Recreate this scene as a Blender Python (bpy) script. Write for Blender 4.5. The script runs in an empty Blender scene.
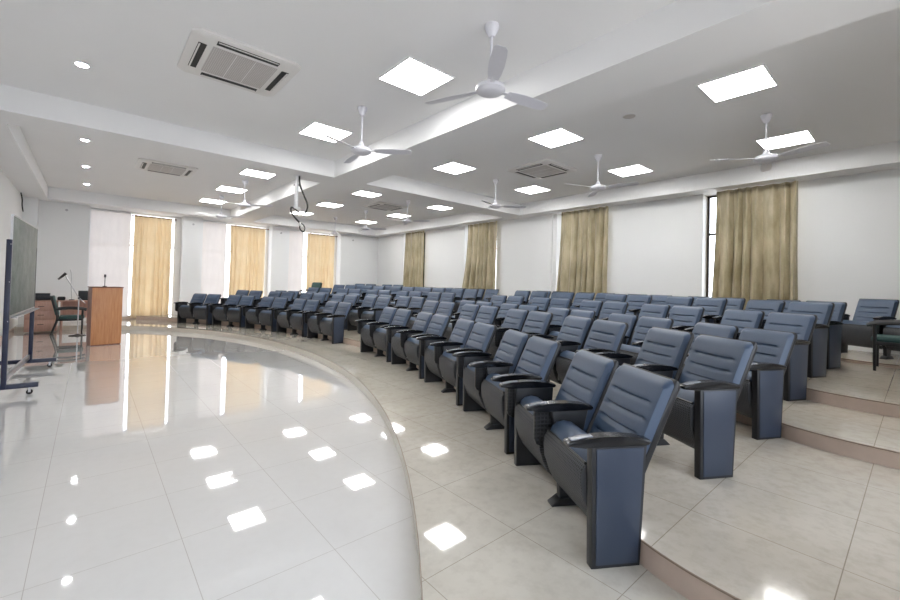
import bpy, bmesh, math, random
from mathutils import Vector, Matrix
random.seed(7)
PI = math.pi
COL = bpy.context.scene.collection
H = 4.116          # ceiling height
ZB = 3.766         # underside of the beams
CX, CY = -8.7, 8.5 # centre of the seating arcs

# ------------------------------------------------------------------ materials
def srgb(r, g, b):
    def f(c):
        c /= 255.0
        return c / 12.92 if c <= .04045 else ((c + .055) / 1.055) ** 2.4
    return (f(r), f(g), f(b), 1)

class Nodes:
    def __init__(s, name):
        s.m = bpy.data.materials.new(name); s.m.use_nodes = True
        s.t = s.m.node_tree; s.t.nodes.clear()
        s.out = s.n('ShaderNodeOutputMaterial')
    def n(s, typ, **kw):
        k = s.t.nodes.new(typ)
        for a, v in kw.items(): setattr(k, a, v)
        return k
    def l(s, a, b): s.t.links.new(a, b)
    def math(s, op, a, b=None, c=None):
        k = s.n('ShaderNodeMath', operation=op)
        for i, v in enumerate((a, b, c)):
            if v is None: continue
            if isinstance(v, (int, float)): k.inputs[i].default_value = v
            else: s.l(v, k.inputs[i])
        return k.outputs[0]
    def mix(s, fac, a, b):
        k = s.n('ShaderNodeMix', data_type='RGBA')
        if isinstance(fac, (int, float)): k.inputs[0].default_value = fac
        else: s.l(fac, k.inputs[0])
        for i, v in ((6, a), (7, b)):
            if isinstance(v, tuple): k.inputs[i].default_value = v
            else: s.l(v, k.inputs[i])
        return k.outputs[2]
    def coords(s, which='Object', scale=(1, 1, 1)):
        c = s.n('ShaderNodeTexCoord'); m = s.n('ShaderNodeMapping')
        m.inputs['Scale'].default_value = scale
        s.l(c.outputs[which], m.inputs[0]); return m.outputs[0]
    def noise(s, vec, scale, detail=3, rough=.5):
        k = s.n('ShaderNodeTexNoise'); k.inputs['Scale'].default_value = scale
        k.inputs['Detail'].default_value = detail; k.inputs['Roughness'].default_value = rough
        s.l(vec, k.inputs['Vector']); return k.outputs['Fac']
    def ramp(s, fac, a, b):
        k = s.n('ShaderNodeMapRange'); k.inputs[1].default_value = a; k.inputs[2].default_value = b
        s.l(fac, k.inputs[0]); return k.outputs[0]
    def bsdf(s, color, rough=.5, metal=0, spec=.5, bump=None, bstr=.2, bdist=.01, sheen=0, coat=0):
        b = s.n('ShaderNodeBsdfPrincipled')
        if isinstance(color, tuple): b.inputs['Base Color'].default_value = color
        else: s.l(color, b.inputs['Base Color'])
        if isinstance(rough, (int, float)): b.inputs['Roughness'].default_value = rough
        else: s.l(rough, b.inputs['Roughness'])
        b.inputs['Metallic'].default_value = metal
        b.inputs['Specular IOR Level'].default_value = spec
        b.inputs['Sheen Weight'].default_value = sheen
        b.inputs['Coat Weight'].default_value = coat
        if bump is not None:
            k = s.n('ShaderNodeBump'); k.inputs['Strength'].default_value = bstr; k.inputs['Distance'].default_value = bdist
            s.l(bump, k.inputs['Height']); s.l(k.outputs[0], b.inputs['Normal'])
        return b
    def done(s, b):
        s.l(b.outputs[0], s.out.inputs[0]); return s.m

def simple(name, col, rough=.5, metal=0, spec=.5, nscale=60, var=.06, bstr=.05, **kw):
    s = Nodes(name); v = s.coords(); f = s.noise(v, nscale)
    dark = tuple(c * (1 - var) for c in col[:3]) + (1,)
    return s.done(s.bsdf(s.mix(f, dark, col), rough, metal, spec, bump=f, bstr=bstr, bdist=.002, **kw))

def emit(name, col, strength):
    s = Nodes(name); e = s.n('ShaderNodeEmission'); e.inputs[0].default_value = col; e.inputs[1].default_value = strength
    v = s.coords(); f = s.noise(v, 4); s.l(s.mix(f, col, tuple(c * .97 for c in col[:3]) + (1,)), e.inputs[0])
    return s.done(e)

def tile_mat(name, col, col2, grout, ox, oy, rough, size=.66, gw=.0022, spec=.5, coat=0, mott=.25):
    s = Nodes(name); v = s.coords()
    sep = s.n('ShaderNodeSeparateXYZ'); s.l(v, sep.inputs[0])
    def line(o, off):
        a = s.math('DIVIDE', s.math('SUBTRACT', o, off), size)
        fr = s.math('FRACT', a)
        return s.math('LESS_THAN', s.math('MINIMUM', fr, s.math('SUBTRACT', 1.0, fr)), gw / size)
    g = s.math('MAXIMUM', line(sep.outputs[0], ox), line(sep.outputs[1], oy))
    n1 = s.noise(v, 1.3, 5, .6); n2 = s.noise(v, 14, 4, .6)
    c = s.mix(s.ramp(n1, .35, .65), col, col2)
    c = s.mix(s.math('MULTIPLY', s.ramp(n2, .45, .75), mott), c, grout)
    c = s.mix(s.math('MULTIPLY', g, .75), c, grout)
    r = s.math('ADD', s.math('MULTIPLY', n1, .03), rough)
    b = s.bsdf(c, r, 0, spec, coat=coat)
    b.inputs['Coat Roughness'].default_value = .03
    bp = s.n('ShaderNodeBump'); bp.inputs['Strength'].default_value = .04; bp.inputs['Distance'].default_value = .004
    s.l(s.noise(v, 2.2, 1), bp.inputs['Height']); s.l(bp.outputs[0], b.inputs['Normal'])
    return s.done(b)

def dots_mat(name, col, hole, size, rough=.5, axes=(1, 2), r0=.3):
    """moulded plastic with a regular grid of small recesses"""
    s = Nodes(name); v = s.coords()
    sep = s.n('ShaderNodeSeparateXYZ'); s.l(v, sep.inputs[0])
    def cell(o):
        return s.math('ABSOLUTE', s.math('SUBTRACT', s.math('FRACT', s.math('DIVIDE', o, size)), .5))
    a, b = cell(sep.outputs[axes[0]]), cell(sep.outputs[axes[1]])
    d = s.math('MAXIMUM', a, b)
    hmask = s.math('LESS_THAN', d, r0)
    bs = s.bsdf(s.mix(hmask, col, hole), rough, 0, .4, bump=s.ramp(d, r0 - .08, r0 + .08), bstr=.6, bdist=.004)
    return s.done(bs)

M = {}
def paint(name, col, rough=.6):
    s = Nodes(name); v = s.coords(); f = s.noise(v, 1.1, 4); f2 = s.noise(v, 180, 2)
    return s.done(s.bsdf(s.mix(f, col, tuple(c * .965 for c in col[:3]) + (1,)), rough, 0, .35, bump=f2, bstr=.05, bdist=.001))
M['wall'] = paint('white wall paint', srgb(236, 237, 238), .45)
M['ceil'] = paint('ceiling paint', srgb(243, 243, 244), .6)
M['stage'] = tile_mat('polished stage tiles', srgb(228, 226, 223), srgb(225, 223, 220), srgb(182, 174, 166), 1.12, 2.24, .02, mott=.06, coat=1, spec=.9, gw=.0018)
M['plat'] = tile_mat('platform tiles', srgb(208, 202, 190), srgb(197, 190, 177), srgb(148, 136, 122), 1.27, 2.24, .035, coat=.5)
M['tier'] = tile_mat('tier tiles', srgb(202, 193, 179), srgb(189, 179, 164), srgb(132, 118, 102), 2.74, .24, .07)
M['riser'] = simple('riser stone', srgb(206, 186, 172), .35, nscale=9, var=.2)
M['riser0'] = simple('stage riser stone', srgb(222, 216, 204), .2, nscale=9, var=.12)
M['nosing'] = simple('dark nosing', srgb(140, 122, 106), .5)
M['skirt'] = simple('skirting', srgb(196, 178, 166), .35)
M['blue'] = simple('blue leatherette', srgb(66, 84, 109), .42, nscale=260, var=.25, bstr=.12)
M['lam'] = simple('blue laminate', srgb(52, 62, 80), .38, nscale=300, var=.25)
M['blk'] = simple('black plastic', srgb(24, 25, 29), .38, nscale=90)
M['armblk'] = simple('black arm rest', srgb(20, 21, 25), .22, nscale=90)
M['armtop'] = simple('arm grey insert', srgb(120, 124, 132), .25)
M['under'] = dots_mat('perforated seat shell', srgb(68, 70, 75), srgb(34, 35, 38), .016, .5)
M['grid'] = dots_mat('grid plastic', srgb(34, 35, 39), srgb(10, 10, 12), .026, .4, axes=(0, 2), r0=.36)
M['white'] = simple('white enamel', srgb(238, 238, 240), .3)
M['fanw'] = simple('fan white', srgb(222, 222, 230), .35)
M['acw'] = simple('air conditioner plastic', srgb(228, 226, 224), .4)
M['acg'] = dots_mat('air conditioner grille', srgb(200, 196, 194), srgb(166, 160, 158), .02, .5, axes=(0, 1), r0=.3)
M['dark'] = simple('dark slot', srgb(18, 18, 20), .6)
M['panel'] = emit('led panel', (1, .99, .97, 1), 40.0)
M['spot'] = emit('spot lamp', (.95, .97, 1, 1), 150.0)
M['steel'] = simple('brushed metal', srgb(190, 190, 194), .3, metal=1)
M['frame'] = simple('window frame dark', srgb(58, 50, 46), .4)
M['navy'] = simple('navy painted steel', srgb(30, 36, 62), .35)
M['green'] = simple('dark green upholstery', srgb(46, 78, 76), .6, nscale=200, var=.2)
M['cable'] = simple('black cable', srgb(16, 16, 18), .45)
M['screen'] = simple('laptop screen', srgb(22, 24, 30), .15)
M['amp'] = simple('black equipment', srgb(26, 28, 34), .4)
M['red'] = simple('dark red cloth', srgb(110, 40, 40), .7)

def wood(name, a, b, scale=(30, 30, 2.2)):
    s = Nodes(name); v = s.coords('Object', scale); f = s.noise(v, 1.2, 8, .6)
    v2 = s.coords('Object', (4, 4, .8)); f2 = s.noise(v2, 1.0, 3)
    c = s.mix(s.ramp(f, .3, .7), a, b); c = s.mix(s.math('MULTIPLY', f2, .35), c, tuple(x * .6 for x in b[:3]) + (1,))
    return s.done(s.bsdf(c, .35, 0, .5, bump=f, bstr=.05, bdist=.002))
M['wood'] = wood('lectern veneer', srgb(204, 150, 106), srgb(176, 118, 78))
M['wooddk'] = wood('lectern edge', srgb(130, 78, 56), srgb(104, 58, 42))
M['desk'] = wood('desk laminate', srgb(206, 168, 152), srgb(190, 148, 132))

def board_mat():
    s = Nodes('chalk board'); v = s.coords('Object', (1, 1, 1)); f = s.noise(v, 3.5, 6, .7); v2 = s.coords('Object', (12, 2, 60)); g = s.noise(v2, 2, 4, .7)
    c = s.mix(s.ramp(f, .35, .7), srgb(84, 92, 90), srgb(120, 126, 122)); c = s.mix(s.math('MULTIPLY', s.ramp(g, .55, .75), .3), c, srgb(150, 154, 150))
    return s.done(s.bsdf(c, .5, 0, .3))
M['board'] = board_mat()

def cloth(name, a, b, trans):
    s = Nodes(name); v = s.coords('Object', (1, 1, 1)); f = s.noise(v, 40, 4); w = s.noise(s.coords('Object', (2, 2, .6)), 3, 3)
    c = s.mix(s.ramp(w, .35, .65), a, b); c = s.mix(s.math('MULTIPLY', f, .15), c, tuple(x * .6 for x in b[:3]) + (1,))
    p = s.bsdf(c, .34, 0, .6, bump=f, bstr=.15, bdist=.002, sheen=.3)
    t = s.n('ShaderNodeBsdfTranslucent'); s.l(c, t.inputs[0])
    mx = s.n('ShaderNodeMixShader'); mx.inputs[0].default_value = trans
    s.l(p.outputs[0], mx.inputs[1]); s.l(t.outputs[0], mx.inputs[2])
    s.l(mx.outputs[0], s.out.inputs[0]); return s.m
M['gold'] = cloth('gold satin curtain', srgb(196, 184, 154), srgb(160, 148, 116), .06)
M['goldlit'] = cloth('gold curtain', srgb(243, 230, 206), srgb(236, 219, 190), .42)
M['blind'] = cloth('white roller blind', srgb(246, 242, 240), srgb(240, 236, 234), .36)
M['whiteframe'] = simple('white window frame', srgb(236, 236, 236), .4)
def glass():
    s = Nodes('window glass'); t = s.n('ShaderNodeBsdfTransparent'); t.inputs[0].default_value = (.95, .97, 1, 1)
    g = s.n('ShaderNodeBsdfGlossy'); g.inputs[1].default_value = .02
    f = s.n('ShaderNodeFresnel'); f.inputs[0].default_value = 1.3
    mx = s.n('ShaderNodeMixShader'); s.l(f.outputs[0], mx.inputs[0]); s.l(t.outputs[0], mx.inputs[1]); s.l(g.outputs[0], mx.inputs[2])
    s.l(mx.outputs[0], s.out.inputs[0]); return s.m
M['glass'] = glass()

# ------------------------------------------------------------------ mesh helpers
def obj(name, bm, mats, parent=None, loc=(0, 0, 0), rot=(0, 0, 0), smooth=35):
    me = bpy.data.meshes.new(name); bmesh.ops.recalc_face_normals(bm, faces=bm.faces[:]); bm.to_mesh(me); bm.free()
    if not isinstance(mats, (list, tuple)): mats = [mats]
    for m in mats: me.materials.append(m)
    if smooth:
        for p in me.polygons: p.use_smooth = True
        me.set_sharp_from_angle(angle=math.radians(smooth))
    o = bpy.data.objects.new(name, me); COL.objects.link(o)
    o.location = loc; o.rotation_euler = rot
    if parent: o.parent = parent
    return o

def thing(name, label, cat, loc=(0, 0, 0), rz=0, group=None, rot=None):
    o = bpy.data.objects.new(name, None); COL.objects.link(o); o.empty_display_size = .1
    o.location = loc; o.rotation_euler = rot or (0, 0, rz); tag(o, label, cat, group); return o
def tag(o, label, cat, group=None):
    o['label'] = label; o['category'] = cat
    if group: o['group'] = group
    return o
def struct(o):
    o['kind'] = 'structure'; return o

def box(bm, a, b, bev=0, seg=2, mi=0, mat=None):
    g = bmesh.ops.create_cube(bm, size=1)
    vs = g['verts']
    for v in vs: v.co = Vector([(a[i] + b[i]) / 2 + v.co[i] * (b[i] - a[i]) for i in range(3)])
    fs = list({f for v in vs for f in v.link_faces})
    for f in fs: f.material_index = mi
    if bev:
        es = list({e for v in vs for e in v.link_edges})
        r = bmesh.ops.bevel(bm, geom=es, offset=bev, segments=seg, affect='EDGES', profile=.5)
        for f in r['faces']: f.material_index = mi
        vs = list({v for f in r['faces'] for v in f.verts} | {v for v in vs if v.is_valid})
    if mat is not None:
        bmesh.ops.transform(bm, matrix=mat, verts=[v for v in vs if v.is_valid])
    return bm
def prism(bm, prof, y0, y1, mi=0, axis='y', bev=0, seg=2):
    """extrude a closed outline (x,z) from y0 to y1"""
    def P(x, z, y): return (x, y, z) if axis == 'y' else ((x, z, y) if axis == 'z' else (y, x, z))
    A = [bm.verts.new(P(x, z, y0)) for x, z in prof]; B = [bm.verts.new(P(x, z, y1)) for x, z in prof]
    n = len(prof); fs = [bm.faces.new(A[::-1]), bm.faces.new(B)]
    for i in range(n): fs.append(bm.faces.new((A[i], A[(i + 1) % n], B[(i + 1) % n], B[i])))
    for f in fs: f.material_index = mi
    if bev:
        es = list(fs[0].edges) + list(fs[1].edges)
        r = bmesh.ops.bevel(bm, geom=es, offset=bev, segments=seg, affect='EDGES', profile=.5)
        for f in r['faces']: f.material_index = mi
    return bm
def lathe(bm, prof, seg=24, mi=0, c=(0, 0, 0)):
    rings = []
    for r, z in prof:
        if r < 1e-6: rings.append([bm.verts.new((c[0], c[1], c[2] + z))])
        else: rings.append([bm.verts.new((c[0] + r * math.cos(2 * PI * k / seg), c[1] + r * math.sin(2 * PI * k / seg), c[2] + z)) for k in range(seg)])
    for a, b in zip(rings, rings[1:]):
        for k in range(seg):
            k2 = (k + 1) % seg
            if len(a) == 1 and len(b) == 1: continue
            if len(a) == 1: f = bm.faces.new((a[0], b[k], b[k2]))
            elif len(b) == 1: f = bm.faces.new((a[k], a[k2], b[0]))
            else: f = bm.faces.new((a[k], a[k2], b[k2], b[k]))
            f.material_index = mi
    for rr in (rings[0], rings[-1]):
        if len(rr) > 1: bm.faces.new(rr).material_index = mi
    return bm
def tube(bm, pts, r, seg=8, mi=0, closed=False):
    pts = [Vector(p) for p in pts]; n = len(pts); rings = []
    rr = r if isinstance(r, (list, tuple)) else [r] * n
    up = Vector((0, 0, 1))
    for i, p in enumerate(pts):
        if closed: d = pts[(i + 1) % n] - pts[i - 1]
        else: d = pts[min(i + 1, n - 1)] - pts[max(i - 1, 0)]
        d.normalize()
        u = up - d * up.dot(d)
        if u.length < .1: u = Vector((1, 0, 0)) - d * d.x
        u.normalize(); w = d.cross(u); up = u
        rings.append([bm.verts.new(p + (u * math.cos(2 * PI * k / seg) + w * math.sin(2 * PI * k / seg)) * rr[i]) for k in range(seg)])
    m = n if closed else n - 1
    for i in range(m):
        a, b = rings[i], rings[(i + 1) % n]
        for k in range(seg):
            bm.faces.new((a[k], a[(k + 1) % seg], b[(k + 1) % seg], b[k])).material_index = mi
    if not closed:
        bm.faces.new(rings[0][::-1]).material_index = mi; bm.faces.new(rings[-1]).material_index = mi
    return bm
def catmull(pts, k=8):
    pts = [Vector(p) for p in pts]; out = []
    for i in range(len(pts) - 1):
        p0, p1, p2, p3 = pts[max(i - 1, 0)], pts[i], pts[i + 1], pts[min(i + 2, len(pts) - 1)]
        for j in range(k):
            t = j / k
            out.append(.5 * ((2 * p1) + (p2 - p0) * t + (2 * p0 - 5 * p1 + 4 * p2 - p3) * t * t + (3 * p1 - p0 - 3 * p2 + p3) * t ** 3))
    out.append(pts[-1]); return out
def new(): return bmesh.new()
def bx(name, a, b, m, parent=None, bev=0): return obj(name, box(new(), a, b, bev), m, parent)
def copy_tree(o, parent=None):
    c = o.copy(); COL.objects.link(c); c.parent = parent
    for ch in KIDS.get(o, []): copy_tree(ch, c)
    return c
KIDS = {}
def index_kids():
    KIDS.clear()
    for o in COL.objects:
        if o.parent: KIDS.setdefault(o.parent, []).append(o)

# ------------------------------------------------------------------ room shell
X0, X1, Y0, Y1 = -1.5, 10.45, -1.7, 17.3
YN = 17.75
WT = .38
struct(bx('floor', (X0 - .3, Y0 - .3, -.12), (X1 + .3, YN + .3, 0), M['stage']))
struct(bx('ceiling', (X0 - .3, Y0 - .3, H), (X1 + .5, YN + .3, H + .15), M['ceil']))
struct(bx('wall_left', (X0 - .2, Y0 - .2, 0), (X0, YN + .3, H), M['wall']))

def pierced(bm, a0, a1, z0, z1, holes, mk):
    """wall slab along one axis with rectangular openings"""
    holes = sorted(holes); x = a0
    for h0, h1, hz0, hz1 in holes:
        if h0 > x: mk(bm, x, h0, z0, z1)
        if hz0 > z0: mk(bm, h0, h1, z0, hz0)
        if hz1 < z1: mk(bm, h0, h1, hz1, z1)
        x = h1
    if x < a1: mk(bm, x, a1, z0, z1)
    return bm
NW_ADDED = [(-.9, 1.5), (2.3, 4.7)]  # invented openings behind the camera, added to let daylight in
struct(obj('wall_near', pierced(new(), X0, X1 + .3, 0, H, [(a, b, .8, 3.5) for a, b in NW_ADDED], lambda bm, a, b, c, d: box(bm, (a, Y0 - .2, c), (b, Y0, d))), M['wall'], smooth=0))
RW = [(1.62, 3.28), (5.58, 7.17), (9.58, 11.18), (13.6, 15.15)]
struct(obj('wall_right', pierced(new(), Y0, YN, 0, H, [(a, b, .9, ZB) for a, b in RW],
       lambda bm, a, b, c, d: box(bm, (X1, a, c), (X1 + WT, b, d))), M['wall'], smooth=0))
NICHE = [(-.06, 2.45), (3.06, 5.5), (6.19, 8.5)]
FW = [(-.04, 2.3), (3.09, 5.46), (6.22, 8.44)]
bm = pierced(new(), X0, X1, 0, H, [(a, b, .2, ZB - .02) for a, b in FW], lambda bm, a, b, c, d: box(bm, (a, YN, c), (b, YN + .2, d)))
struct(obj('wall_far', bm, M['wall'], smooth=0))
# piers standing forward of the far wall, between the window niches
edges = [X0] + [v for n in NICHE for v in n] + [X1]
for i in range(0, len(edges), 2):
    struct(bx('wall_pier', (edges[i], Y1, 0), (edges[i + 1], YN, ZB), M['wall']))
struct(bx('wall_pier', (X0, 16.85, 0), (-1.2, Y1, ZB), M['wall']))
struct(bx('wall_pier', (X1 - .07, 7.3, 0), (X1, 8.02, ZB), M['wall']))
# beams
for a, b in (((3.83, Y0, ZB), (4.59, 16.75, H)), ((9.96, Y0, ZB), (X1, 16.75, H)), ((X0, 16.75, ZB), (X1, YN, H)),
             ((X0, 8.2, ZB), (3.83, 8.9, H)), ((4.59, 8.2, ZB), (9.96, 8.9, H)), ((X0, 8.9, ZB), (-1.0, 16.75, H)), ((X0, Y0, ZB), (-1.34, 8.2, H))):
    struct(bx('ceiling_beam', a, b, M['ceil']))

# seating tiers (arcs round a centre out on the stage side)
def arc_x(r, y): return CX + math.sqrt(max(r * r - (y - CY) ** 2, 0))
def strip_bm(edge, z0, z1):
    """solid between a front edge (running away in y) and the right wall"""
    bm = new(); n = len(edge)
    ft = [bm.verts.new((x, y, z1)) for x, y in edge]; fb = [bm.verts.new((x, y, z0)) for x, y in edge]
    bt = [bm.verts.new((X1, y, z1)) for x, y in edge]; bb = [bm.verts.new((X1, y, z0)) for x, y in edge]
    for i in range(n - 1):
        bm.faces.new((ft[i], bt[i], bt[i + 1], ft[i + 1])).material_index = 0
        bm.faces.new((fb[i], ft[i], ft[i + 1], fb[i + 1])).material_index = 1
    for k in (0, n - 1): bm.faces.new((fb[k], bb[k], bt[k], ft[k])).material_index = 1
    return bm
def tier(name, edge, z0, z1, mt, mr, trimn):
    bm = strip_bm(edge, z0, z1)
    if edge[-1][0] < 0: # the platform also runs along the far wall into the niches
        x0, ya = edge[-1]; q = [bm.verts.new(p) for p in ((x0, ya, z1), (X1, ya, z1), (X1, YN, z1), (x0, YN, z1))]
        bm.faces.new(q).material_index = 0
    struct(obj(name, bm, [mt, mr], smooth=0))
    nb = tube(new(), [(x - .002, y, z1 - .003) for x, y in edge], .0035 if z0 == 0 else .006, 6)
    struct(obj('trim_%d' % trimn, nb, M['nosing']))
def arc_edge(r, ya, yb, n=90):
    ta, tb = math.asin((ya - CY) / r), math.asin((yb - CY) / r)
    return [(CX + r * math.cos(ta + (tb - ta) * i / n), CY + r * math.sin(ta + (tb - ta) * i / n)) for i in range(n + 1)]
def step_edge(r, yb, ys=.55, n=90):
    """arc that runs straight on to the near wall beyond the row ends"""
    e = arc_edge(r, ys + .3, yb, n); x = arc_x(r, ys + .05); q = e[0]; c = (x, ys + .05); p = (x, ys - .4)
    bz = [tuple((1 - t) ** 2 * p[i] + 2 * t * (1 - t) * c[i] + t * t * q[i] for i in (0, 1)) for t in [k / 14 for k in range(14)]]
    return [(x, Y0)] + bz + e
E0 = arc_edge(12.12, Y0, 13.2) + [(1.78, 14.3), (1.35, 14.85), (.85, 15.3), (.2, 15.7), (-.5, 15.93), (-1.5, 16.1)]
tier('seating_platform', E0, 0, .12, M['plat'], M['riser0'], 1)
tier('seating_tier', step_edge(13.25, Y1, .8), .12, .25, M['tier'], M['riser'], 2)
tier('seating_tier', step_edge(15.5, Y1), .25, .38, M['tier'], M['riser'], 3)
tier('seating_tier', step_edge(16.62, Y1), .38, .51, M['tier'], M['riser'], 4)
def tier_corner(ya, yb, trimn):
    e = arc_edge(19.25, ya, yb, 30) if ya > 0 else step_edge(19.25, yb, .55, 30); far = yb > CY
    bm = strip_bm(e, .51, .56)
    struct(obj('seating_tier', bm, [M['tier'], M['riser']], smooth=0))
    struct(obj('trim_%d' % trimn, tube(new(), [(x - .004, y, .555) for x, y in e], .007, 6), M['nosing']))
tier_corner(Y0, 3.2, 5); tier_corner(13.8, Y1, 6)
# skirting
struct(bx('baseboard_left', (X0, Y0, 0), (X0 + .015, 16.0, .11), M['skirt']))
for a, b in NICHE: struct(bx('baseboard_far', (a, YN - .015, .12), (b, YN, .22), M['skirt']))

# ------------------------------------------------------------------ windows
wi = 0
def window(name, c0, c1, z0, z1, horiz, depth_at, mull, mat='frame', par=None):
    """c0..c1 along the wall; horiz = 'x' (far wall) or 'y' (right wall)"""
    def B(bm, a, b, za, zb, d0, d1, bev=0):
        if horiz == 'x': box(bm, (a, depth_at + d0, za), (b, depth_at + d1, zb), bev)
        else: box(bm, (depth_at + d0, a, za), (depth_at + d1, b, zb), bev)
    bm = new(); t = .045
    B(bm, c0, c0 + t, z0, z1, 0, .06); B(bm, c1 - t, c1, z0, z1, 0, .06); B(bm, c0 + t, c1 - t, z0, z0 + t, 0, .06); B(bm, c0 + t, c1 - t, z1 - t, z1, 0, .06)
    for m in mull: B(bm, m - .03, m + .03, z0 + t, z1 - t, .005, .055)
    B(bm, c0 + t, c1 - t, z0 + (z1 - z0) * .68, z0 + (z1 - z0) * .68 + .05, .008, .052)
    o = struct(obj(name, bm, M[mat], smooth=0))
    g = new(); B(g, c0 + t * .5, c1 - t * .5, z0 + t * .5, z1 - t * .5, .026, .032)
    obj('window_pane', g, M['glass'], o, smooth=0)
for i, (a, b) in enumerate(RW): window('window_%d' % (i + 1), a, b, .9, ZB, 'y', X1 + .29, [(a + b) / 2])
for i, (a, b) in enumerate(NW_ADDED): window('window_%d' % (i + 8), a, b, .8, 3.5, 'x', Y0 - .12, [(a + b) / 2], 'whiteframe')  # added windows, out of view, so bluish daylight brightens ceiling and cross beam
for i, (a, b) in enumerate(FW): window('window_%d' % (i + 5), a, b, .2, ZB - .02, 'x', YN + .08, [(a + b) / 2], 'whiteframe')

bl_lab = ['white translucent blind left of the curtain nearest the lectern', 'white translucent blind left of the middle far curtain', 'white translucent blind left of the far curtain by the corner']
for (a, b), lb in zip([(-.03, 1.0), (3.1, 3.93), (6.23, 6.96)], bl_lab):
    t = thing('window_blind', lb, 'blind', (a, YN - .02, 0), 0, 'white blinds of the far wall')
    obj('blind_cloth', box(new(), (0, 0, .22), (b - a, .002, ZB - .07)), M['blind'], t, smooth=0)
    obj('roller', tube(new(), [(0, .01, ZB - .05), (b - a, .01, ZB - .05)], .03, 12), M['white'], t)
    obj('bottom_bar', box(new(), (0, -.006, .2), (b - a, .008, .222), .002), M['white'], t)
# ------------------------------------------------------------------ curtains
def curtain(w, z0, z1, waves, seed, flare=0.0, amp=.05, lean=0.0):
    """hanging sheet, local x along the rod 0..w, y = depth, z = height"""
    rnd = random.Random(seed); n = waves * 12; rows = 40
    ph = [rnd.uniform(-.5, .5) for _ in range(waves + 2)]; am = [rnd.uniform(.6, 1.25) for _ in range(waves + 2)]
    wob = [(rnd.uniform(.5, 1.6), rnd.uniform(0, 6), rnd.uniform(.004, .016)) for _ in range(4)]
    bm = new(); grid = []
    for j in range(rows + 1):
        v = j / rows; z = z1 + (z0 - z1) * v; row = []
        for i in range(n + 1):
            u = i / n; k = waves * min(1, max(0, u + .035 * math.sin(2 * PI * u * 1.7 + seed) - .035 * math.sin(seed) * (1 - u) - .035 * math.sin(3.4 * PI + seed) * u)); ki = int(min(k, waves - 1e-6)); f = k - ki
            A = am[ki] * (1 - f) + am[ki + 1] * f; p = ph[ki] * (1 - f) + ph[ki + 1] * f
            A *= amp * (.55 + .6 * v)
            x = u * w + flare * (u - .0 if lean == 0 else u) * v * v
            x += .018 * math.sin(2 * PI * k * 2 + p) * (.4 + .6 * v)
            for q, r, s in wob: x += s * v * math.sin(q * 5 * u + r + 3 * v)
            sn = math.sin(2 * PI * (k + p * .4 * v)); y = A * math.copysign(abs(sn) ** .7, sn) + .3 * A * math.sin(4 * PI * k + 3 * v + p)
            row.append(bm.verts.new((x, y, z)))
        grid.append(row)
    for j in range(rows):
        for i in range(n): bm.faces.new((grid[j][i], grid[j + 1][i], grid[j + 1][i + 1], grid[j][i + 1]))
    return bm
def place_curtain(label, p, rz, w, z0, z1, waves, seed, mat, group, flare=0, rod=True, amp=.05):
    t = thing('curtain', label, 'curtain', (p[0], p[1], 0), rz, group)
    o = obj('curtain_cloth', curtain(w, z0, z1, waves, seed, flare, amp), mat, t, smooth=60)
    s = o.modifiers.new('s', 'SOLIDIFY'); s.thickness = .003
    if rod:
        bm = tube(new(), [(-.05, 0, z1 - .03), (w + .1, 0, z1 - .03)], .014, 8)
        for x in (-.05, w + .1): lathe(bm, [(0, -.03), (.028, -.02), (.032, 0), (.028, .02), (0, .03)], 10, c=(x, 0, z1 - .03))
        obj('curtain_rod', bm, M['wooddk'], t)
        bm = box(new(), (w + .04, -.02, z1 - .05), (w + .07, .13, z1 - .02)); box(bm, (-.03, -.02, z1 - .05), (0, .13, z1 - .02))
        obj('rod_bracket', bm, M['steel'], t)
    return t
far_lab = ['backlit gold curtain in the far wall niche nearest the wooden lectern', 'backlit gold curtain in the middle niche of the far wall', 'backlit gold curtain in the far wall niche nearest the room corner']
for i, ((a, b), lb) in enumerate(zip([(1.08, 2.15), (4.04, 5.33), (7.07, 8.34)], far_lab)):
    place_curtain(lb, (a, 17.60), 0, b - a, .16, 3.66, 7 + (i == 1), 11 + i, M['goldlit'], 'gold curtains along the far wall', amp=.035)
r_lab = ['widest gold satin curtain at the right, beside the bare strip of window', 'gold satin curtain on the right wall, second from the near end', 'gold satin curtain on the right wall, third from the near end', 'narrowest gold satin curtain, nearest the room corner on the right wall']
for i, ((a, b), lb) in enumerate(zip([(1.60, 2.98), (5.5, 6.94), (9.46, 10.9), (13.5, 14.85)], r_lab)):
    place_curtain(lb, (10.33, a), PI / 2, b - a, .66, ZB - .005, 7, 31 + i, M['gold'], 'gold curtains along the right wall', flare=(.06, .2, .5, .2)[i], rod=False, amp=.062)

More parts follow.
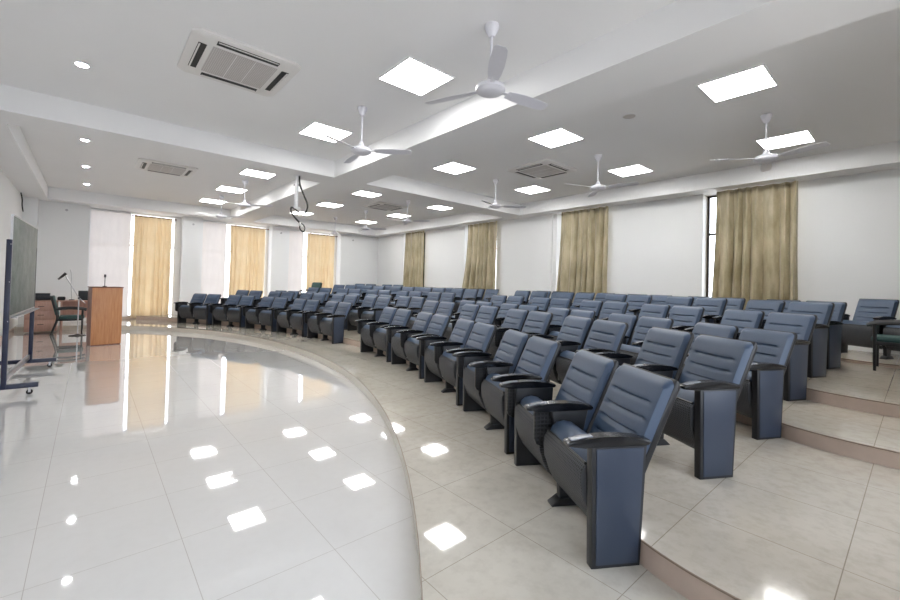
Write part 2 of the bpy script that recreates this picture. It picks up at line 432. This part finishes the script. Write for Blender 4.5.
# ------------------------------------------------------------------ auditorium two-seat units
def pair_proto():
    t = thing('auditorium_seat_pair', 'x', 'auditorium seats', (0, 0, 0), 0, 'blue auditorium seats')
    # end standards: black rim with blue laminate inlay on the outer face
    for s in (-1, 1):
        out = [(-.05, 0), (.22, 0), (.25, .62), (-.06, .62)]
        bm = prism(new(), out, s * .575, s * .632, bev=.005)
        ep = obj('end_panel', bm, M['blk'], t)
        inn = [(-.028, .02), (.203, .02), (.230, .61), (-.036, .61)]
        obj('panel_inlay', prism(new(), inn, s * .630, s * .637, bev=.002), M['lam'], ep)
    # middle standard and its foot
    bm = prism(new(), [(.05, .01), (.15, .01), (.2, .45), (.24, .62), (-.02, .62), (.03, .4)], -.022, .022, bev=.006)
    ms = obj('middle_standard', bm, M['blk'], t)
    bm = new(); prism(bm, [(-.01, 0), (.2, 0), (.2, .008), (.15, .05), (.05, .05), (-.01, .008)], -.04, .04, bev=.004)
    obj('foot', bm, M['blk'], ms)
    # arm rests
    for y in (-.604, 0, .604):
        prof = [(-.19, .628), (-.194, .645), (-.18, .654), (-.1, .667), (.0, .675), (.1, .674), (.2, .664), (.265, .65), (.275, .635), (.26, .622), (-.1, .618)]
        a = obj('armrest', prism(new(), prof, y - .034, y + .034, bev=.008, seg=2), M['armblk'], t)
        pr = [(-.172, .648), (-.172, .659), (-.1, .671), (-.05, .676), (-.05, .665), (-.12, .65)]
        obj('arm_insert', prism(new(), pr, y - .022, y + .022, bev=.004), M['armtop'], a)
    # folded writing tablet housings below the left and middle arms
    for y in (.604 + .0, 0.0):
        if y > .1: ya, yb = .637, .672
        else: ya, yb = .024, .064
        prof = [(-.115, .62), (-.115, .42), (-.10, .385), (-.06, .365), (.1, .37), (.19, .40), (.22, .45), (.24, .62)]
        obj('tablet_housing', prism(new(), prof, ya, yb, bev=.008), M['grid'], t)
    for c in (-.3, .3):
        # backrest: black shell behind, blue cushion in front with stitched channels
        w = .262; z0, z1 = .44, .935
        def xf(z): return .225 + (z - z0) * .44
        bm = new()
        prof = [(xf(.36) + .03, .36), (xf(.40) + .06, .37), (xf(z1) + .058, z1 - .04), (xf(z1) + .052, z1 - .005), (xf(z1) + .035, z1 + .006), (xf(z1) + .022, z1 - .004), (xf(z0) + .03, z0)]
        prism(bm, prof, c - w, c + w, bev=.014, seg=3)
        sh = obj('backrest', bm, M['blk'], t)
        bm = new(); NU, NV = 26, 46; F = []; Bk = []
        for j in range(NV + 1):
            v = j / NV; z = z0 + (z1 - z0) * v; rf, rb = [], []
            for i in range(NU + 1):
                u = i / NU * 2 - 1
                # rounded outline
                cz = max(0, (abs(v - .5) * 2 - .86) / .14); cu = max(0, (abs(u) - .86) / .14)
                k = math.hypot(cz, cu)
                sh_ = 1 if k <= 1 else 1 / k
                uu = math.copysign(min(abs(u), .86) + .14 * cu * sh_, u)
                vv = .5 + math.copysign((min(abs(v - .5) * 2, .86) + .14 * cz * sh_) / 2, v - .5)
                kk = min(1, k)
                th = .044 * math.sqrt(max(0, 1 - kk ** 3)) + .012 * (1 - u * u) * (1 - (2 * v - 1) ** 4)
                gr = 0
                for g in (.20, .38, .56, .74):
                    gr += math.exp(-((v - g) / .017) ** 2)
                gr *= 1 / (1 + math.exp((abs(u) - .70) * 40))
                th -= .019 * gr
                th += 0
                zz = z0 + (z1 - z0) * vv; x = xf(zz) + .024
                rf.append(bm.verts.new((x - th, c + uu * (w - .004), zz - th * .2)))
            F.append(rf)
        for j in range(NV):
            for i in range(NU): bm.faces.new((F[j][i], F[j][i + 1], F[j + 1][i + 1], F[j + 1][i]))
        ring = [F[0][i] for i in range(NU + 1)] + [F[j][NU] for j in range(1, NV + 1)] + [F[NV][i] for i in range(NU - 1, -1, -1)] + [F[j][0] for j in range(NV - 1, 0, -1)]
        bk = [bm.verts.new(v.co + Vector((.02, 0, .003))) for v in ring]
        for i in range(len(ring)):
            j = (i + 1) % len(ring); bm.faces.new((ring[i], bk[i], bk[j], ring[j]))
        obj('back_cushion', bm, M['blue'], sh, smooth=50)
        # tipped-up seat: perforated shell facing the front, blue cushion behind and over the top
        w = .262
        front = [(-.056, .50), (-.078, .47), (-.082, .42), (-.070, .34), (-.045, .26), (-.008, .19), (.035, .15), (.075, .145)]
        back = [(.10, .165), (.09, .22), (.05, .30), (.015, .40), (-.02, .495)]
        st = obj('seat', prism(new(), front + back, c - w, c + w, bev=.012, seg=3), M['under'], t)
        cush = [(-.046, .500), (-.032, .535), (.0, .562), (.05, .572), (.10, .56), (.15, .52), (.195, .44), (.205, .34), (.19, .25), (.15, .19), (.102, .17), (.09, .22), (.05, .30), (.015, .40), (-.02, .49)]
        obj('seat_cushion', prism(new(), cush, c - w + .006, c + w - .006, bev=.022, seg=4), M['blue'], st, smooth=60)
        pip = tube(new(), [(-.052, c - w + .01, .505), (-.052, c + w - .01, .505)], .009, 6)
        obj('seat_edge', pip, M['blk'], st)
        br = new()
        for s in (-1, 1): box(br, (.0, c + s * (w + .003) - .005, .2), (.035, c + s * (w + .003) + .005, .30), .004)
        obj('hinge_bracket', br, M['steel'], st)
    return t
proto = pair_proto(); index_kids()
ORD = ['front', 'second', 'third', 'fourth', 'fifth', 'sixth']
NTH = ['first', 'second', 'third', 'fourth', 'last']
rows = [(13.02, .12, 1.08), (14.12, .25, .98), (15.24, .25, .93), (16.36, .38, .93), (17.31, .51, .88), (18.25, .51, .84)]
first = True
def place_pair(r, ang, z, label, grp):
    global first
    o = proto if first else copy_tree(proto); first = False
    o.location = (CX + r * math.cos(ang), CY + r * math.sin(ang), z); o.rotation_euler = (0, 0, ang)
    o['label'] = label; o['group'] = grp
for ri, (r, z, ye) in enumerate(rows):
    hw = .637
    a_in = math.asin((7.64 - CY) / r) - hw / r; a_out = math.asin((ye - CY) / r) + hw / r
    for k in range(5):
        a = a_in + (a_out - a_in) * k / 4
        nm = ['beside the central aisle', 'second from the central aisle', 'in the middle of the row', 'second from the right end', 'at the right end'][k]
        place_pair(r, a, z, 'blue seat pair %s, %s row of near block' % (nm, ORD[ri]), 'blue seats of the near block')
    b_in = math.asin((8.95 - CY) / r) + hw / r; b_out = math.asin((15.67 - CY) / r) - hw / r
    for k in range(5):
        a = b_in + (b_out - b_in) * k / 4
        nm = ['beside the central aisle', 'second from the central aisle', 'in the middle of the row', 'second from the left end', 'at the left end'][k]
        place_pair(r, a, z, 'blue seat pair %s, %s row of far block' % (nm, ORD[ri]), 'blue seats of the far block')
r = 19.46
for y, lb in ((.4, 'blue seat pair behind the green armchair at the right edge'),):
    place_pair(19.9, math.asin((y - CY) / 19.9), .56, lb, 'blue seats of the short back rows')
for y, lb in ((15.15, 'blue seat pair in short back row by the far corner, nearer the camera'), (16.5, 'blue seat pair in short back row by the far corner, nearer the far wall')):
    place_pair(r, math.asin((y - CY) / r), .56, lb, 'blue seats of the short back rows')

# ------------------------------------------------------------------ ceiling lights
def panel_proto():
    t = thing('ceiling_light', 'x', 'ceiling light', (0, 0, H), 0, 'square ceiling light panels')
    s = .345; bm = new()
    for a, b in (((-s, -s, -.012), (s, -s + .02, 0)), ((-s, s - .02, -.012), (s, s, 0)), ((-s, -s + .02, -.012), (-s + .02, s - .02, 0)), ((s - .02, -s + .02, -.012), (s, s - .02, 0))): box(bm, a, b)
    obj('light_frame', bm, M['white'], t, smooth=0)
    obj('diffuser', box(new(), (-s + .018, -s + .018, -.009), (s - .018, s - .018, -.002)), M['panel'], t, smooth=0)
    return t
pp = panel_proto(); index_kids(); ff = True
colx = {2.97: 'left of the main beam', 5.94: 'just right of the main beam', 8.69: 'nearest the right wall'}
rowy = {1.51: 'first', 4.14: 'second', 6.75: 'third', 10.5: 'fourth', 12.97: 'fifth', 15.4: 'sixth'}
for x in colx:
    for y in rowy:
        if x < 3 and y < 2: continue
        o = pp if ff else copy_tree(pp); ff = False
        o.location = (x, y, H)
        o['label'] = 'square light panel %s, %s row from the near end' % (colx[x], rowy[y])

def spot(y, lb):
    t = thing('spotlight', lb, 'spotlight', (-.15, y, H), 0, 'small round downlights')
    obj('spot_ring', lathe(new(), [(.06, -.001), (.08, -.001), (.082, -.010), (.065, -.012), (.06, -.008)], 24), M['white'], t)
    obj('lamp', lathe(new(), [(0, -.0135), (.058, -.0135), (.058, -.009), (0, -.009)], 20), M['spot'], t)
for y, lb in ((6.71, 'small round downlight nearest the camera, alone before the cross beam'), (10.4, 'small round downlight, first beyond the cross beam'), (12.9, 'small round downlight, second beyond the cross beam'), (15.37, 'small round downlight farthest away, near the far wall')): spot(y, lb)

# ------------------------------------------------------------------ cassette air conditioners
def ac(x, y, lb, s=.56):
    t = thing('air_conditioner', lb, 'air conditioner', (x, y, H), 0, 'ceiling cassette air conditioners')
    bm = new()
    def ring(r, z, ch): # chamfered square ring
        p = []
        for sx, sy in ((1, 1), (-1, 1), (-1, -1), (1, -1)):
            a, b = (sx * r, sy * (r - ch)), (sx * (r - ch), sy * r)
            p += [a, b] if sx * sy > 0 else [b, a]
        return [bm.verts.new((q[0], q[1], z)) for q in p]
    rs = [ring(s, 0, .07), ring(s, -.025, .07), ring(s - .012, -.034, .07), ring(s - .16, -.04, .001)]
    for a, b in zip(rs, rs[1:]):
        for i in range(8): bm.faces.new((a[i], a[(i + 1) % 8], b[(i + 1) % 8], b[i]))
    bm.faces.new(rs[-1])
    bd = obj('body', bm, M['acw'], t, smooth=30)
    gb = box(new(), (-.34, -.34, -.048), (.34, .34, -.038), .006)
    g = obj('intake_grille', gb, M['acg'], t)
    bm = new()
    for q in (-.1, .1): box(bm, (q - .004, -.33, -.051), (q + .004, .33, -.047))
    obj('grille_bar', bm, M['acw'], g, smooth=0)
    for k in range(4):
        m = Matrix.Rotation(k * PI / 2, 4, 'Z')
        L = .32
        v = obj('air_outlet', box(new(), (-L, .395, -.044), (L, .475, -.028), mat=m), M['dark'], t, smooth=0)
        obj('louver', box(new(), (-L + .01, .455, -.050), (L - .01, .47, -.043), mat=m), M['acw'], v, smooth=0)
ac(1.27, 5.4, 'white square ceiling air conditioner, large, nearest the camera at upper left')
ac(1.27, 11.6, 'white square ceiling air conditioner beyond the cross beam on the left')
ac(7.33, 5.45, 'white square ceiling air conditioner right of the main beam, among near light panels')
ac(7.33, 11.75, 'white square ceiling air conditioner farthest away, toward the room corner')

# ------------------------------------------------------------------ ceiling fans
def fan_proto():
    t = thing('ceiling_fan', 'x', 'ceiling fan', (0, 0, H), 0, 'white ceiling fans')
    obj('canopy', lathe(new(), [(0, 0), (.07, 0), (.072, -.02), (.055, -.07), (.03, -.115), (.018, -.12), (0, -.12)], 24), M['fanw'], t)
    obj('down_rod', tube(new(), [(0, 0, -.1), (0, 0, -.56)], .012, 10), M['fanw'], t)
    obj('motor', lathe(new(), [(0, -.50), (.02, -.50), (.035, -.53), (.045, -.565), (.09, -.585), (.13, -.60), (.145, -.62), (.145, -.648), (.125, -.662), (.12, -.668), (.09, -.68), (0, -.685)], 32), M['fanw'], t)
    for k in range(3):
        a = k * 2 * PI / 3; m = Matrix.Rotation(a, 4, 'Z')
        bm = new(); top = []; bot = []
        st = [(.20, .045), (.3, .062), (.45, .07), (.6, .066), (.70, .058), (.735, .04)]
        for x, w in st:
            for lst, dz in ((top, .002), (bot, -.002)):
                lst.append([bm.verts.new((x, sgn * w, -.635 + dz + sgn * w * -.22)) for sgn in (-1, 1)])
        for i in range(len(st) - 1):
            bm.faces.new((top[i][0], top[i + 1][0], top[i + 1][1], top[i][1])); bm.faces.new((bot[i][0], bot[i][1], bot[i + 1][1], bot[i + 1][0]))
            for s_ in (0, 1): bm.faces.new((top[i][s_], bot[i][s_], bot[i + 1][s_], top[i + 1][s_]))
        for i in (0, -1): bm.faces.new((top[i][0], top[i][1], bot[i][1], bot[i][0]))
        bmesh.ops.transform(bm, matrix=m, verts=bm.verts[:])
        b = obj('fan_blade', bm, M['fanw'], t)
        obj('blade_bracket', box(new(), (.12, -.022, -.637), (.25, .022, -.628), .003, mat=m), M['fanw'], b)
    return t
fp = fan_proto(); index_kids(); ff = True
for x, y, dg, lb in ((2.9, 2.79, -10, 'white ceiling fan, largest and nearest, left of the main beam'),
                     (2.93, 5.4, -41, 'white ceiling fan left of the main beam, just before the cross beam'),
                     (2.96, 11.57, -41, 'white ceiling fan left of the main beam, first beyond the cross beam'),
                     (2.98, 14.2, -41, 'white ceiling fan left of the main beam, nearest the far wall'),
                     (7.26, 1.48, 11, 'white ceiling fan at right in front of the slim light panel'),
                     (7.27, 4.09, 160, 'white ceiling fan right of the main beam, beside the near air conditioner'),
                     (7.3, 6.77, -41, 'white ceiling fan right of the main beam, just before the cross beam'),
                     (7.32, 10.45, -60, 'white ceiling fan beside the farthest air conditioner'),
                     (7.34, 13.05, -41, 'white ceiling fan before the far room corner, second from far wall'),
                     (7.25, 15.3, 0, 'white ceiling fan right of the main beam, nearest the far wall')):
    o = fp if ff else copy_tree(fp); ff = False
    o.location = (x, y, H); o.rotation_euler = (0, 0, math.radians(dg)); o['label'] = lb

# round ceiling speaker and small vent pair
t = thing('ceiling_speaker', 'flat round white speaker in the ceiling near the right light panels', 'speaker', (5.92, 2.85, H))
obj('speaker_ring', lathe(new(), [(.085, 0), (.105, 0), (.107, -.008), (.09, -.012), (.085, -.006)], 32), M['white'], t)
obj('speaker_grille', lathe(new(), [(0, 0), (.087, 0), (.087, -.008), (0, -.010)], 32), M['acg'], t)
for x, y, lb in ((9.12, 2.64, 'small white ceiling plate, left one of the two near the right wall'), (9.22, 2.49, 'small white ceiling plate, right one of the two near the right wall')):
    tag(obj('ceiling_plate', box(new(), (-.1, -.035, -.01), (.1, .035, 0), .003), M['white'], loc=(x, y, H)), lb, 'plate', 'small ceiling plates')

# projector mount hanging under the cross beam, with its cable
t = thing('projector_mount', 'white projector pole with a dangling black cable under the cross beam', 'projector mount', (3.2, 8.62, ZB))
PX = lambda dx, dz: (dx * .753, -dx * .658, dz)
obj('mount_plate', box(new(), (-.07, -.07, -.012), (.07, .07, 0), .004), M['white'], t)
obj('pole', tube(new(), [(0, 0, 0), (0, 0, -.22)], .03, 14), M['white'], t)
obj('outer_pole', tube(new(), [(0, 0, -.2), (0, 0, -.68)], .042, 14), M['white'], t)
bm = tube(new(), [PX(-.06, -.205), PX(.06, -.205)], .016, 8); obj('clamp_bolt', bm, M['dark'], t)
bm = new()
for a in (-.1, 0.02, .12): tube(bm, [PX(.06, -.66), PX(a + .06, -.86)], .008, 6)
box(bm, (-.04, -.04, -.7), (.06, .04, -.66)); obj('bracket', bm, M['white'], t)
pts = catmull([PX(.05, .0), PX(.07, -.2), PX(.16, -.42), PX(.24, -.62), PX(.2, -.78), PX(.09, -.8), PX(-.03, -.7), PX(-.1, -.68), PX(-.09, -.78), PX(.0, -.9), PX(.1, -1.0)], 8)
cb = obj('cable', tube(new(), pts, .018, 8), M['cable'], t)
pts = catmull([PX(.1, -1.0), PX(.15, -1.02), PX(.2, -1.1), PX(.17, -1.18), PX(.1, -1.12), PX(.09, -1.02)], 6)
obj('cable_loop', tube(new(), pts, .012, 8), M['cable'], cb)
obj('cable_plug', box(new(), (-.025, -.02, -.04), (.025, .02, .04), .006, mat=Matrix.Translation(PX(.1, -1.02))), M['white'], cb)

# ------------------------------------------------------------------ chalkboard on a wheeled stand
t = thing('chalkboard', 'grey-green chalkboard on a navy wheeled steel stand at the left', 'chalkboard', (-.765, 7.62, 0), math.radians(-2.2))
L = 2.06
bo = obj('board_panel', box(new(), (-.008, .0, 1.02), (.008, L, 2.30), .002), M['board'], t)
bm = new()
for a, b in (((-.011, -.008, 1.0), (.012, L + .008, 1.02)), ((-.011, -.008, 2.3), (.012, L + .008, 2.315)), ((-.011, -.01, 1.02), (.012, 0, 2.3)), ((-.011, L, 1.02), (.012, L + .01, 2.3))): box(bm, a, b)
obj('board_rim', bm, M['steel'], bo, smooth=0)
obj('chalk_tray', box(new(), (.014, 0.04, .985), (.075, L - .04, 1.0), .003), M['steel'], bo)
for y in (0, L):
    p = obj('post', box(new(), (-.04, y - .035, .1), (.012, y + .012, 1.99), .004), M['navy'], t)
    bm = new()
    for z in (.95, 1.45, 1.93): tube(bm, [(-.002, y - .03, z), (.006, y - .03, z)], .009, 8)
    obj('bolt', bm, M['steel'], p)
    f = obj('base_bar', box(new(), (-.52, y - .03, .09), (.30, y + .03, .15), .004), M['navy'], t)
    for x in (-.45, .22):
        c = new(); tube(c, [(x, y - .014, .032), (x, y + .014, .032)], .032, 16)
        w = obj('caster', c, M['dark'], f)
        c = box(new(), (x - .012, y - .024, .03), (x + .012, y - .018, .09)); box(c, (x - .012, y + .018, .03), (x + .012, y + .024, .09))
        obj('fork', c, M['steel'], w, smooth=0)
obj('brace', box(new(), (-.055, .03, .16), (-.015, L - .03, .23), .004), M['steel'], t)

# ------------------------------------------------------------------ lectern and microphone
t = thing('lectern', 'tall wooden lectern on the stage floor left of the first curtain', 'lectern', (.05, 12.05, 0), math.radians(9))
Wd, Dp, Ht = .54, .46, 1.29
obj('front_panel', box(new(), (.0, 0, .02), (Wd, .02, Ht), .003), M['wood'], t)
for x in (-.0, Wd - .02): obj('side_panel', box(new(), (x, .02, .02), (x + .02, Dp, Ht - .0), .003), M['wooddk'] if x == 0 else M['wood'], t)
obj('shelf', box(new(), (.02, .03, .7), (Wd - .02, Dp - .02, .72)), M['wood'], t)
obj('plinth', box(new(), (.01, .01, 0), (Wd - .01, Dp - .01, .02)), M['wooddk'], t)
obj('top', box(new(), (-.012, -.012, Ht), (Wd + .012, Dp + .01, Ht + .022), .004), M['wooddk'], t)
m = thing('gooseneck_microphone', 'thin black gooseneck microphone standing on the wooden lectern', 'microphone', (.05 + .21, 12.05 + .2, Ht + .022))
obj('base', lathe(new(), [(0, 0), (.04, 0), (.038, .015), (.01, .02), (0, .02)], 16), M['blk'], m)
obj('neck', tube(new(), [(0, 0, .015), (0, 0, .15), (.0, -.01, .22)], .007, 8), M['blk'], m)
obj('capsule', tube(new(), [(0, -.01, .215), (0, -.02, .28)], .02, 10), M['blk'], m)

# desk with drawers and a long table
t = thing('desk', 'pale pink-brown wooden desk with drawers behind the green chair', 'desk', (-1.28, 15.34, 0))
obj('desk_top', box(new(), (0, 0, .83), (.66, .55, .86), .004), M['desk'], t)
obj('body', box(new(), (.02, .03, .04), (.64, .52, .83), .003), M['desk'], t)
for z, hh in ((.6, .2), (.37, .2), (.1, .24)):
    d = obj('drawer', box(new(), (.04, .012, z), (.62, .03, z + hh), .003), M['desk'], t)
    obj('handle', box(new(), (.27, -.004, z + hh * .5), (.39, .012, z + hh * .5 + .015), .003), M['dark'], d)
t = thing('table', 'long pale wooden table running from the desk to behind the lectern', 'table', (-.6, 15.34, 0))
obj('table_top', box(new(), (0, 0, .83), (1.15, .55, .86), .004), M['desk'], t)
obj('modesty_panel', box(new(), (.03, .45, .35), (1.12, .47, .83)), M['desk'], t)
for x, y in ((.02, .03), (1.09, .03), (.02, .48), (1.09, .48)): obj('leg', box(new(), (x, y, 0), (x + .04, y + .04, .83), .003), M['desk'], t)
a = thing('amplifier', 'flat black audio amplifier lying on the wooden desk', 'amplifier', (-1.22, 15.44, .86))
obj('body', box(new(), (0, 0, .012), (.5, .38, .12), .006), M['amp'], a)
for x in (.08, .2, .32): obj('knob', tube(new(), [(x, .002, .06), (x, -.018, .06)], .018, 12), M['dark'], a)
for x, y in ((.04, .04), (.46, .04), (.04, .34), (.46, .34)): obj('foot', lathe(new(), [(0, 0), (.015, 0), (.015, .013), (0, .013)], 10, c=(x, y, 0)), M['dark'], a)
a = tag(obj('equipment_box', box(new(), (0, 0, 0), (.34, .26, .07), .006), M['amp'], loc=(-1.14, 15.5, .98)), 'small black box stacked on top of the amplifier', 'equipment')
l = thing('laptop', 'open black laptop on the table, just left of the lectern', 'laptop', (-.06, 15.55, .86))
obj('keyboard_base', box(new(), (-.17, -.12, 0), (.17, .12, .018), .004), M['amp'], l)
sc_ = obj('lid', box(new(), (-.17, -.135, .015), (.17, -.122, .27), .003), M['amp'], l)
obj('screen', box(new(), (-.155, -.1225, .03), (.155, -.1205, .25)), M['screen'], sc_)
g = thing('table_microphone', 'slim dark gooseneck microphone on the table behind the stand microphone', 'microphone', (-.36, 15.55, .86))
obj('base', lathe(new(), [(0, 0), (.06, 0), (.055, .02), (0, .025)], 16), M['blk'], g)
obj('neck', tube(new(), catmull([(0, 0, .02), (-.02, 0, .3), (-.03, 0, .7), (-.06, 0, .85)], 6), .008, 8), M['steel'], g)
tag(obj('cloth_bag', box(new(), (-.09, -.1, 0), (.07, .1, .1), .03, 3), M['dark'], loc=(-.56, 15.55, .86)), 'low dark bag lying on the table beside the laptop', 'bag')

# microphone boom stand
t = thing('microphone_stand', 'silver boom microphone stand left of the lectern, black microphone tilted down', 'microphone stand', (-.2, 14.33, 0))
obj('base', lathe(new(), [(0, 0), (.17, 0), (.17, .012), (.05, .03), (.02, .05), (0, .05)], 28), M['blk'], t)
obj('pole', tube(new(), [(0, 0, .04), (0, 0, 1.0)], .014, 10), M['steel'], t)
obj('clutch', tube(new(), [(0, -.03, .97), (0, .03, .97)], .025, 10), M['blk'], t)
obj('boom', tube(new(), [(.13, -.02, .83), (0, -.02, .98), (-.30, -.02, 1.60)], .010, 8), M['steel'], t)
mic = obj('microphone', tube(new(), [(-.26, -.03, 1.60), (-.40, -.05, 1.44)], [.035, .02], 12), M['blk'], t)
obj('microphone_clip', box(new(), (-.34, -.045, 1.51), (-.29, -.005, 1.56), .004), M['blk'], mic)

# ------------------------------------------------------------------ green armchairs (slim wood frame)
def armchair(label, loc, rz, s=1.0):
    t = thing('armchair', label, 'armchair', loc, rz, 'dark green armchairs')   # faces local +x
    obj('seat', box(new(), (-.24, -.25, .40), (.26, .25, .48), .03, 4), M['green'], t)
    bk = box(new(), (-.035, -.24, 0), (.035, .24, .52), .03, 4, mat=Matrix.Translation((-.27, 0, .5)) @ Matrix.Rotation(-.22, 4, 'Y'))
    obj('backrest', bk, M['green'], t)
    for s_ in (-1, 1):
        obj('leg', tube(new(), [(.22, s_ * .27, 0), (.22, s_ * .27, .64)], [.017, .022], 8), M['blk'], t)
        obj('leg', tube(new(), catmull([(-.38, s_ * .27, 0), (-.28, s_ * .27, .35), (-.28, s_ * .27, .55), (-.38, s_ * .27, .98)], 5), .02, 8), M['blk'], t)
        obj('armrest', tube(new(), catmull([(-.3, s_ * .27, .66), (-.05, s_ * .27, .68), (.2, s_ * .27, .66), (.3, s_ * .27, .63)], 5), .026, 8), M['blk'], t)
        obj('side_rail', box(new(), (-.27, s_ * .27 - .012, .36), (.22, s_ * .27 + .012, .41), .004), M['blk'], t)
    return t
armchair('dark green armchair at the desk on the stage, seen from the side', (-.34, 14.97, 0), 0)
rz = math.atan2(.658, -.753)
armchair('dark green armchair at the right edge, standing in the aisle before blue seats', (8.57, .21, .51), math.radians(90))
armchair('dark green armchair in the far aisle against the third far curtain', (6.86, 16.62, .51), math.radians(200))

# loose small things
t = tag(obj('wall_cable', tube(new(), catmull([(-1.48, 16.1, 3.76), (-1.46, 16.2, 3.6), (-1.47, 16.35, 3.45), (-1.46, 16.5, 3.3)], 6), .014, 6), M['cable']), 'short loose black cable high on the left wall', 'cable')
for x, z, lb in ((-.6, 3.55, 'tiny white sensor high on the far wall left of the lectern'), (2.75, 3.5, 'tiny white sensor on the pier between first and second far curtains'), (5.85, 3.5, 'tiny white sensor on the pier between second and third far curtains'), (9.1, 3.5, 'tiny white sensor on the far wall right of the third curtain')):
    tag(obj('wall_sensor', tube(new(), [(0, 0, 0), (0, -.03, 0)], .035, 14), M['steel'], loc=(x, Y1, z)), lb, 'sensor', 'small wall sensors')
# door in the left wall near the camera side
dr = struct(obj('door_1', box(new(), (X0, 10.6, 0), (X0 + .03, 11.7, 2.3), .003), M['acw']))
bm = new()
for a, b in (((X0, 10.52, 0), (X0 + .05, 10.6, 2.38)), ((X0, 11.7, 0), (X0 + .05, 11.78, 2.38)), ((X0, 10.6, 2.3), (X0 + .05, 11.7, 2.38))): box(bm, a, b)
obj('door_frame', bm, M['navy'], dr, smooth=0)

# ------------------------------------------------------------------ daylight
sc = bpy.context.scene
w = bpy.data.worlds.new('World'); sc.world = w; w.use_nodes = True
nt = w.node_tree; nt.nodes.clear()
o_ = nt.nodes.new('ShaderNodeOutputWorld'); b_ = nt.nodes.new('ShaderNodeBackground')
tc = nt.nodes.new('ShaderNodeTexCoord'); sp = nt.nodes.new('ShaderNodeSeparateXYZ'); mr = nt.nodes.new('ShaderNodeMapRange')
mr.inputs[1].default_value = -.3; mr.inputs[2].default_value = .5
mxn = nt.nodes.new('ShaderNodeMix'); mxn.data_type = 'RGBA'; mxn.inputs[6].default_value = (.75, .72, .68, 1); mxn.inputs[7].default_value = (.84, .91, 1, 1)
nt.links.new(tc.outputs['Generated'], sp.inputs[0]); nt.links.new(sp.outputs[2], mr.inputs[0]); nt.links.new(mr.outputs[0], mxn.inputs[0])
nt.links.new(mxn.outputs[2], b_.inputs[0]); b_.inputs[1].default_value = 9.0; nt.links.new(b_.outputs[0], o_.inputs[0])

# ------------------------------------------------------------------ camera
f, cyp = 412.1, 278.0
yaw, pit, rol = math.radians(41.13), math.radians(.96), math.radians(1.47)
fw = Vector((math.sin(yaw) * math.cos(pit), math.cos(yaw) * math.cos(pit), math.sin(pit)))
rt = Vector((math.cos(yaw), -math.sin(yaw), 0)); up = rt.cross(fw)
R_ = rt * math.cos(rol) + up * math.sin(rol); U_ = up * math.cos(rol) - rt * math.sin(rol)
cam = bpy.data.cameras.new('Camera'); co = bpy.data.objects.new('Camera', cam); COL.objects.link(co)
mw = Matrix((( R_.x, U_.x, -fw.x, 0), (R_.y, U_.y, -fw.y, 0), (R_.z, U_.z, -fw.z, 1.5554), (0, 0, 0, 1)))
co.matrix_world = mw
cam.sensor_width = 36; cam.lens = f * 36 / 900; cam.shift_y = -(300 - cyp) / 900; cam.clip_start = .05
sc.camera = co
sc.view_settings.view_transform = 'Standard'; sc.view_settings.look = 'None'; sc.view_settings.gamma = 1
sc.view_settings.use_curve_mapping = False; sc.view_settings.exposure = -0.35
sc.cycles.use_denoising = True
sc.cycles.max_bounces = 10; sc.cycles.diffuse_bounces = 5; sc.cycles.glossy_bounces = 4; sc.cycles.transparent_max_bounces = 12
sc.cycles.sample_clamp_indirect = 6; sc.cycles.caustics_reflective = False; sc.cycles.caustics_refractive = False
